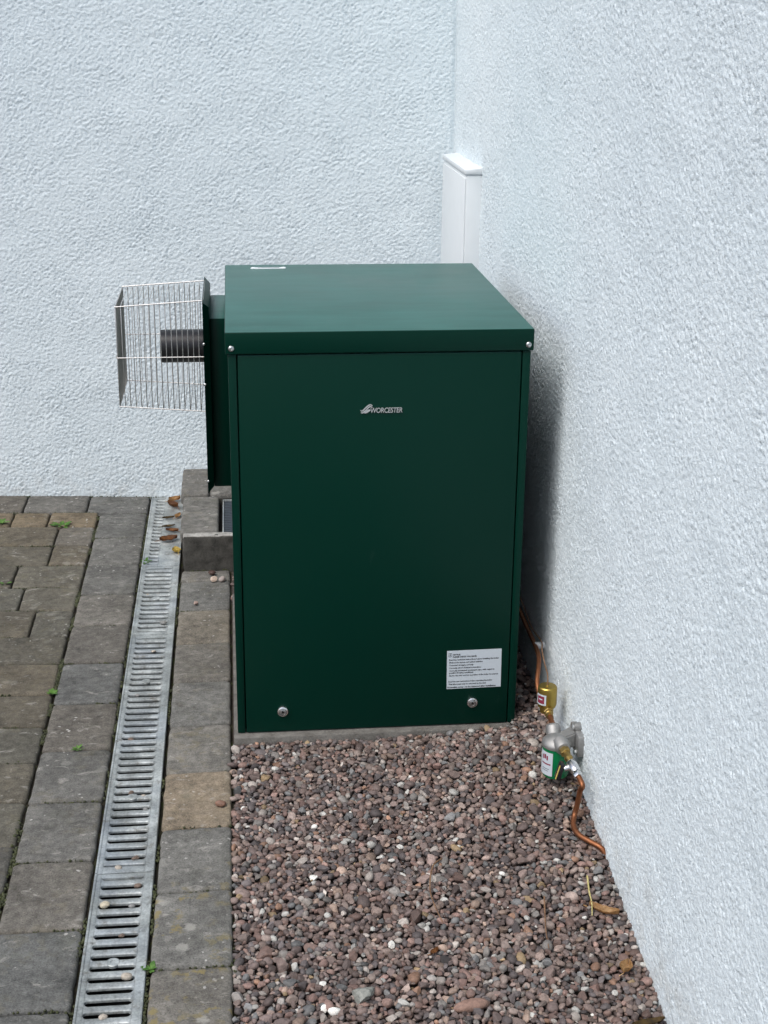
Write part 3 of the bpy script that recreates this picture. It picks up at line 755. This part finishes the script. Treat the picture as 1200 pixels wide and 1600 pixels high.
# sticker wrapped round the left of the bowl
vs, fs = [], []
for i in range(13):
    a = R(140 + (244 - 140) * i / 12)
    for zz in (.026, .078): vs.append((FX + .0288 * math.cos(a), FY + .0288 * math.sin(a), zz))
for i in range(12): fs.append((2 * i, 2 * i + 2, 2 * i + 3, 2 * i + 1))
st = mesh('sticker', vs, fs, 'white_print', flt, smooth=True)
def wrap(z0, z1, a0, a1, mat, nm):
    vs, fs = [], []
    for i in range(7):
        a = R(a0 + (a1 - a0) * i / 6)
        for zz in (z0, z1): vs.append((FX + .0291 * math.cos(a), FY + .0291 * math.sin(a), zz))
    for i in range(6): fs.append((2 * i, 2 * i + 2, 2 * i + 3, 2 * i + 1))
    mesh(nm, vs, fs, mat, st, smooth=True)
wrap(.0500, .0530, 190, 236, 'red_ink', 'red_stripe'); wrap(.0400, .0412, 195, 230, 'ink', 'print'); wrap(.0360, .0370, 195, 226, 'ink', 'print')
for a0, a1, z0 in ((192, 199, .060), (203, 213, .062), (216, 223, .060)): wrap(z0, z0 + .010, a0, a1, 'red_ink', 'print')
bm = bmesh.new()
bm_add(bm, *lathe_data((FX, FY, .0850), (0, 0, 1), [(0, .0300), (.004, .0305), (.0085, .0295), (.014, .0245), (.019, .0150), (.021, .0100)], 32))
bmobj('head', bm, 'cast', flt, smooth=True, angle=50)
bm = bmesh.new()
bm_add(bm, *lathe_data((FX, FY + .030, .0930), (0, .55, .83), [(0, .0155), (.016, .0150), (.020, .0120), (.022, .006)], 20))
bmobj('inlet_boss', bm, 'cast', flt, smooth=True)
bm = bmesh.new()
bm_add(bm, *lathe_data((FX + .004, FY - .012, .0960), (.10, -1, -.15), [(0, .0165), (.018, .0160), (.024, .0135), (.025, .009)], 20))
bmobj('outlet_boss', bm, 'cast', flt, smooth=True)
# arm to the wall and bracket plate with two bolts
vs = []
for (x, y0, y1, z0, z1) in ((FX + .006, FY - .013, FY + .016, .0850, .1040), (.686, FY - .006, FY + .030, .0780, .1130)):
    vs += [(x, y0, z0), (x, y1, z0), (x, y1, z1), (x, y0, z1)]
bm = bm_add(bmesh.new(), vs, [(0, 1, 5, 4), (1, 2, 6, 5), (2, 3, 7, 6), (3, 0, 4, 7), (3, 2, 1, 0), (4, 5, 6, 7)])
bmesh.ops.bevel(bm, geom=list(bm.edges), offset=.003, segments=2, affect='EDGES')
bmobj('arm', bm, 'cast', flt, smooth=True)
bm = bmesh.new(); add_box(bm, .6850, XR(-.25) + .002, FY - .026, FY + .046, .0660, .1130, .004); bk = bmobj('bracket', bm, 'cast', flt, smooth=True)
bm = bmesh.new(); add_box(bm, .6835, XR(-.25) + .001, FY + .002, FY + .018, .1125, .1260, .004); bmobj('lug', bm, 'cast', bk, smooth=True)
for y, z in ((FY - .016, .075), (FY + .010, .118)): lathe('bolt', (.6848, y, z), (-1, 0, 0), [(0, .0055), (.004, .0055), (.005, .004)], 'zinc', bk, 6)
# brass outlet union, lever valve
hx = lambda nm, p, d, prof, mat, par, n=6: lathe(nm, p, d, prof, mat, par, n)
dv = Vector((.16, -1, -.22)).normalized(); p0 = Vector((FX + .007, FY - .035, .0920))
hx('union_nut', p0, dv, [(0, .0100), (.001, .0108), (.011, .0108), (.012, .0098)], 'brass', flt)
lathe('union', p0 + dv * .012, dv, [(0, .0075), (.010, .0072), (.012, .0085), (.016, .0085), (.018, .006), (.024, .006)], 'brass', flt, 18)
val = empty('lever_valve', p0 + dv * .036, 'small chrome stop valve with black lever below the oil filter outlet', 'valve')
q0 = p0 + dv * .0365
lathe('body', q0, dv, [(0, .0075), (.004, .0095), (.010, .0105), (.022, .0105), (.028, .0095), (.032, .0075)], 'chrome', val, 20)
lathe('collar', q0 + dv * .034, dv, [(0, .0085), (.002, .0092), (.010, .0092), (.012, .0080)], 'chrome', val, 6)
lathe('stem', q0 + dv * .016 + Vector((-.009, 0, 0)), (-1, 0, -.3), [(0, .006), (.010, .006)], 'chrome', val, 12)
bm = bmesh.new(); add_box(bm, -.0045, .0045, -.010, .010, -.026, .010, .0025)
bmesh.ops.transform(bm, matrix=Matrix.Translation(q0 + dv * .010 + Vector((-.0225, 0, -.004))) @ Matrix.Rotation(R(15), 4, 'Y'), verts=bm.verts)
bmobj('lever', bm, 'black', val, smooth=True)
bm = bmesh.new(); add_box(bm, -.0062, -.0048, -.0085, -.0055, -.024, .006)
bmesh.ops.transform(bm, matrix=Matrix.Translation(q0 + dv * .010 + Vector((-.0225, 0, -.004))) @ Matrix.Rotation(R(15), 4, 'Y'), verts=bm.verts)
bmobj('lever_stripe', bm, 'leaf_yellow', val)
# copper feed pipe going down into the gravel at the wall
e0 = q0 + dv * .046
pp = smooth_path([e0, e0 + dv * .02 + Vector((0, 0, -.004)), (.6690, -.3840, .050), (.6660, -.3800, .018), (.6610, -.3820, -.004), (.6540, -.4050, -.0130), (.6580, -.4330, -.0165), (.6760, -.4570, -.0190), (.6940, -.4740, -.0240), (.7060, -.4860, -.045)], 6)
o = tube('feed_pipe', pp, .0054, 'copper', origin=(.67, -.40, -.04), n=14); tag(o, 'bent copper pipe curving from the stop valve down into the gravel', 'pipe')
# gold bodied valve nearer the boiler
gv = empty('fire_valve', (.656, -.120, .085), 'gold metal cylinder valve with small square sticker, beside the boiler corner', 'valve')
lathe('body', (.656, -.120, .0880), (0, 0, 1), [(0, .0140), (.010, .0150), (.014, .0190), (.020, .0205), (.054, .0205), (.0585, .0196), (.0605, .0175), (.0612, .0040), (.0630, .0035), (.0630, .0005)], 'gold', gv, 32)
vs, fs = [], []
def wrap2(z0, z1, a0, a1, rr, mat, nm, par):
    vs, fs = [], []
    for i in range(7):
        a = R(a0 + (a1 - a0) * i / 6)
        for zz in (z0, z1): vs.append((.656 + rr * math.cos(a), -.120 + rr * math.sin(a), zz))
    for i in range(6): fs.append((2 * i, 2 * i + 2, 2 * i + 3, 2 * i + 1))
    return mesh(nm, vs, fs, mat, par, smooth=True)
s2 = wrap2(.1110, .1350, 182, 252, .0208, 'white_print', 'sticker', gv)
wrap2(.1145, .1315, 193, 241, .02105, 'red_ink', 'print', s2); wrap2(.1230, .1255, 205, 230, .0213, 'white_print', 'print', s2)
dn = Vector((-.05, -1, .02)).normalized()
hx('nut', Vector((.655, -.138, .1000)), dn, [(0, .0100), (.001, .0108), (.010, .0108), (.011, .0095)], 'brass', gv)
lathe('coupling', Vector((.654, -.149, .1002)), dn, [(0, .0085), (.008, .0085), (.009, .0075), (.020, .0072)], 'brass', gv, 16)
o = tube('link_pipe', smooth_path([(.6535, -.165, .1005), (.652, -.185, .1015), (.650, -.205, .1035), (.649, -.222, .1050)], 5), .0055, 'copper', origin=(.65, -.19, .10), n=12); tag(o, 'short copper pipe linking the gold valve to the oil filter', 'pipe')
# supply pipe back along the wall towards the boiler's rear, capillary wire beside it
o = tube('supply_pipe', smooth_path([(.648, -.108, .100), (.645, -.070, .128), (.655, -.030, .146), (.668, .030, .147), (.676, .116, .138), (.677, .206, .138), (.676, .300, .144), (.672, .45, .15), (.655, .62, .15), (.63, .70, .15), (.60, .72, .15)], 6), .0050, 'copper', origin=(.66, .2, .14), n=12); tag(o, 'copper oil pipe running back along the wall beside the boiler', 'pipe')
o = tube('capillary_tube', smooth_path([(.656, -.120, .1500), (.6565, -.112, .170), (.660, -.070, .172), (.670, .010, .170), (.684, .080, .158), (.682, .18, .150), (.684, .30, .158), (.68, .45, .17), (.64, .62, .2)], 6), .0016, 'twig', origin=(.66, .1, .16), n=8); tag(o, 'thin dark sensor wire rising from the gold valve behind the boiler', 'wire')
box('pipe_clip', (.674, XR(.1) + .002, .098, .110, .131, .145), 'white_plastic', bev=.003, origin=(.69, .104, .13)); tag(bpy.data.objects['pipe_clip'], 'small white clip holding the copper pipe to the side wall', 'clip')

# ------------------------------------------------------------------ leaves, twigs, weeds, pebbles
def leaf(name, x, y, z, L, Wd, rz, curl, mat, label, cat='leaf', tilt=0.0, group=None):
    nx, ny = 9, 5; vs, fs = [], []
    sd_ = random.random() * 50
    for i in range(nx):
        t = i / (nx - 1); hw = Wd / 2 * (math.sin(math.pi * min(1, t * .96 + .03)) ** .75) * (1 - .25 * t)
        for j in range(ny):
            s = -1 + 2 * j / (ny - 1)
            hw2 = hw * (1 + .18 * noise.noise(Vector((t * 9 + sd_, s, 0))))
            px, py = (t - .5) * L, s * hw2
            pz = curl * (s * s) * Wd * .8 + curl * (t - .5) ** 2 * L * .9 + .10 * Wd * noise.noise(Vector((t * 4, s * 2 + sd_, 3)))
            vs.append((px, py, pz))
    for i in range(nx - 1):
        for j in range(ny - 1): a = i * ny + j; fs.append((a, a + ny, a + ny + 1, a + 1))
    mn = min(v[2] for v in vs)
    mt = Matrix.Translation((x, y, z + .002)) @ Matrix.Rotation(rz, 4, 'Z') @ Matrix.Rotation(tilt, 4, 'X')
    bm = bm_add(bmesh.new(), [mt @ Vector((v[0], v[1], v[2] - mn)) for v in vs], fs)
    # leaf thickness and a stalk
    r = bmesh.ops.solidify(bm, geom=list(bm.faces), thickness=.0006)
    bm_add(bm, *tube_data([mt @ Vector((-L / 2 + .003, 0, .001 - mn)), mt @ Vector((-L / 2 - L * .12, .002, .002 - mn)), mt @ Vector((-L / 2 - L * .26, .005, .0005))], .0007, 5))
    o = bmobj(name, bm, mat, origin=(x, y, z), smooth=True, angle=60); return tag(o, label, cat, group)
Z0 = G + .0005
for x, y, L, Wd, rz, cu, mt, lb_ in [
    (-.186, 1.632, .050, .036, .5, .9, 'leaf_tan', 'pale tan curled leaf at the wall end of the drain'),
    (-.190, 1.572, .060, .040, 2.3, .9, 'leaf_brown', 'rusty brown curled leaf just in front of the pale leaf on the drain'),
    (-.171, 1.478, .045, .026, 1.2, .7, 'leaf_tan', 'small tan leaf beside the step, middle of the leaf litter on the drain'),
    (-.200, 1.462, .045, .022, .2, .6, 'leaf_dark', 'dark brown shrivelled leaf on the drain beside the small tan leaf'),
    (-.196, 1.385, .050, .022, .3, .5, 'leaf_dark', 'thin dark leaf lying across the drain behind the large brown leaf'),
    (-.184, 1.345, .048, .030, 2.9, .6, 'leaf_brown', 'small brown leaf on the drain between the dark and large leaves'),
    (-.192, 1.268, .068, .050, .4, .5, 'leaf_brown', 'large flat brown leaf, nearest of the brown leaves on the drain'),
    (-.166, 1.172, .046, .036, 2.0, .6, 'leaf_yellow', 'bright yellow leaf on the drain beside the step front')]:
    leaf('fallen_leaf', x, y, Z0, L * .82, Wd * .82, rz, cu * .5, mt, lb_, group='leaves on the drain')
leaf('fallen_leaf', .658, -.640, gtop(.658, -.640), .056, .022, -.55, .5, 'leaf_tan', 'dull tan leaf on the gravel near the side wall', group='leaves on the gravel')
leaf('fallen_leaf', .662, -.782, gtop(.662, -.782), .030, .026, 1.0, .5, 'leaf_tan', 'small orange tan leaf on the gravel closer to the camera by the wall', group='leaves on the gravel')
leaf('fallen_leaf', .668, -.905, gtop(.668, -.905), .060, .020, .2, .3, 'leaf_dark', 'dark olive leaf at the bottom of the picture against the wall', group='leaves on the gravel')
leaf('fallen_leaf', .334, -.745, gtop(.334, -.745), .022, .012, .8, .4, 'leaf_brown', 'tiny orange brown leaf scrap in the middle of the gravel', group='leaves on the gravel')
def twig(pts, r, mat, lb_, nm='twig'):
    P = [(x, y, gtop(x, y) + .004 + dz) for x, y, dz in pts]
    P = smooth_path(P, 5); n = len(P)
    o = tube(nm, P, [r * (1 - .5 * i / n) for i in range(n)], mat, n=7, origin=P[n // 2]); return tag(o, lb_, 'twig')
twig([(.384, -.479, .0), (.362, -.514, .004), (.348, -.580, .006), (.350, -.630, .004), (.359, -.669, 0)], .0018, 'twig', 'thin curved brown twig lying on the gravel in front of the boiler')
twig([(.648, -.550, .004), (.641, -.595, .006), (.6385, -.625, .004), (.633, -.653, .002)], .0018, 'stem', 'pale yellow leaf stalk on the gravel by the side wall')
twig([(.556, -.600, 0), (.549, -.640, .001), (.540, -.690, .001), (.535, -.740, 0)], .0017, 'twig', 'straight dull brown twig half sunk in the gravel towards the wall')
GS = lin((128, 130, 124))
stone('rock', .204, -.856, gtop(.204, -.856) - .004, (.046, .040, .026), GS, 'large angular grey stone, biggest on the gravel near the bottom', 'stone', .4, 5)
stone('stone', .376, -.880, gtop(.376, -.880) - .004, (.066, .022, .018), lin((134, 108, 96)), 'long pinkish brown stone lying on the gravel at the bottom', 'stone', .25, 8)
PEB = [(-.228, .251, 'tiny pale pebble in a drain slot level with the boiler front panel middle'), (-.227, .037, 'small grey pebble caught in a drain slot level with the boiler bottom')]
WH = lin((196, 186, 172)); BR = lin((132, 114, 102)); GY = lin((150, 150, 148))
for x, y, s, c, t in [(-.183, .652, .020, GY, 'grey pebble on the drain just behind its far visible joint'), (-.234, .859, .012, WH, 'small white pebble on the left of the drain near the step'), (-.205, .862, .012, GY, 'small grey pebble in the drain middle near the step'), (-.200, .489, .014, WH, 'pale chip on the drain just in front of its far joint'),
                      (-.226, .251, .012, GY, 'tiny grey pebble in a drain slot level with the boiler label'), (-.228, .037, .014, BR, 'brown pebble wedged in a drain slot level with the boiler bottom edge'),
                      (-.188, -.204, .013, WH, 'pale pebble right of a screw hole in the middle drain grating'), (-.214, -.190, .015, BR, 'brown stone chip beside the screw hole of the middle drain grating'), (-.181, -.257, .012, GY, 'grey pebble at the right end of a slot, below the middle screw hole'),
                      (-.190, -.433, .018, BR, 'brown pebble in a drain slot just above the near joint'), (-.220, -.462, .016, WH, 'pale pebble in the last drain slot above the near joint'), (-.181, -.523, .015, BR, 'brown pebble in a drain slot just below the near joint'),
                      (-.235, -.584, .020, lin((214, 204, 180)), 'round cream pebble at the left of a near drain slot'), (-.188, -.585, .014, GY, 'grey pebble in the same slot as the cream pebble'), (-.199, -.670, .015, BR, 'narrow brown stone in a near drain slot above the screw hole'),
                      (-.184, -.790, .020, WH, 'oval white pebble on the near drain below the screw hole'), (-.215, -.882, .016, WH, 'pale pebble in the drain slot at the bottom of the picture')]:
    stone('pebble', x, y, G - .006 if s < .019 else G - .002, (s * .95, s * .72, s * .6), tuple(q * .66 for q in c), t, 'pebble', random.uniform(-.5, .5), group='pebbles caught in the drain')
for x, y, s, c, t in [(-.100, .772, .016, lin((150, 130, 120)), 'lone pebble on the paving between drain and boiler'), (-.054, .937, .022, lin((186, 168, 152)), 'angular pale pebble below the step, left of its neighbour'), (-.032, .935, .020, lin((150, 140, 134)), 'round grey pebble below the step, beside the boiler'), (-.060, .985, .018, lin((70, 52, 46)), 'dark chip against the foot of the step'), (-.032, -.263, .019, lin((120, 92, 78)), 'brown pebble on the tan paving block beside the gravel')]:
    stone('pebble', x, y, G, (s * 1.2, s * .9, s * .75), c, t, 'pebble', random.uniform(0, 3), group='pebbles on the paving')

def weed(x, y, n, L, label, z=G - .004):
    bm = bmesh.new()
    for i in range(n):
        a = i / n * 6.283 + random.uniform(-.4, .4); l = L * random.uniform(.65, 1.1); el = random.uniform(.25, 1.0); wd = l * random.uniform(.30, .45)
        d = Vector((math.cos(a), math.sin(a), 0)); s = Vector((-d.y, d.x, 0)); vs, fs = [], []
        for k in range(6):
            t = k / 5; p = d * l * t * math.cos(el * (1 - .5 * t)) + Vector((0, 0, l * math.sin(el) * t * (1 - .45 * t)))
            hw = wd / 2 * (.12 + math.sin(math.pi * t ** 1.3) if t < .98 else .04)
            for q in (-1, 0, 1): vs.append(Vector((x, y, z)) + p + s * hw * q + Vector((0, 0, .15 * wd * abs(q))))
        for k in range(5):
            for q in range(2): b = k * 3 + q; fs.append((b, b + 3, b + 4, b + 1))
        bm_add(bm, vs, fs)
    o = bmobj('weed', bm, 'weed', origin=(x, y, z), smooth=True, angle=70); return tag(o, label, 'weed', 'weeds in the paving joints')
weed(-.521, 1.423, 9, .036, 'largest green weed in the paving, near the back wall')
weed(-.709, 1.462, 8, .034, 'green weed at the left edge near the back wall')
weed(-.628, .964, 7, .020, 'small weed at the left edge in front of the wall weeds')
weed(-.250, 1.104, 6, .022, 'small green weed at the left side of the drain, level with the step')
weed(-.420, .277, 8, .020, 'bright little weed in a paving joint halfway down the left side')
weed(-.338, .004, 7, .016, 'flat little weed in a cross joint of the paving left of the drain')
weed(-.146, -.767, 8, .017, 'small weed right of the drain near the bottom of the picture')

# moss cushions in the joints
def moss():
    bm0 = bmesh.new(); bmesh.ops.create_icosphere(bm0, subdivisions=1, radius=1); V0 = np.array([v.co[:] for v in bm0.verts]); F0 = np.array([[v.index for v in f.verts] for f in bm0.faces]); bm0.free()
    pts = []
    def seg(ax, ay, bx_, by_, dens, spread=.003):
        L = math.hypot(bx_ - ax, by_ - ay)
        for _ in range(int(L * dens)):
            t = random.random(); x, y = ax + (bx_ - ax) * t, ay + (by_ - ay) * t
            if noise.noise(Vector((x * 9, y * 9, 1.7))) > -.02: pts.append((x + random.gauss(0, spread), y + random.gauss(0, spread)))
    seg(-.4185, -1.3, -.4185, 1.5, 900); seg(-.2648, -1.3, -.2648, 1.5, 260, .0015); seg(-.150, -1.2, -.150, 1.0, 320, .0015)
    for y in ys: seg(-.41, y, -.27, y, 200)
    for y in yr: seg(-.145, y, -.012, y, 200)
    for y in yf: seg(-.85, y + .055 * .35, -.42, y - .055 * .08, 260)
    for (cx, cy, n) in ((-.409, 1.368, 60), (-.416, .433, 60), (-.419, -.537, 70), (-.42, .85, 40), (-.42, -.32, 40), (-.27, -.70, 40), (-.015, -.77, 30)):
        for _ in range(n): pts.append((cx + random.gauss(0, .005), cy + random.gauss(0, .022)))
    for _ in range(500):
        x = random.uniform(-1.0, -.15); pts.append((x, YB(x) - abs(random.gauss(0, .006)) - .002))
    N = len(pts); VV = []
    for (x, y) in pts:
        s = random.uniform(.0012, .0034); VV.append(V0 * np.array([s, s * random.uniform(.8, 1.6), s * random.uniform(.6, 1.1)]) * rng.uniform(.75, 1.25, (len(V0), 1)) + (x, y, G - .0055 + random.uniform(0, .003)))
    VV = np.concatenate(VV); FF = (F0[None] + (np.arange(N) * len(V0))[:, None, None]).reshape(-1, 3)
    o = mesh('moss', VV.tolist(), FF.tolist(), 'moss'); tag(o, 'dark green moss growing in the paving joints', 'moss', kind='stuff')
moss()
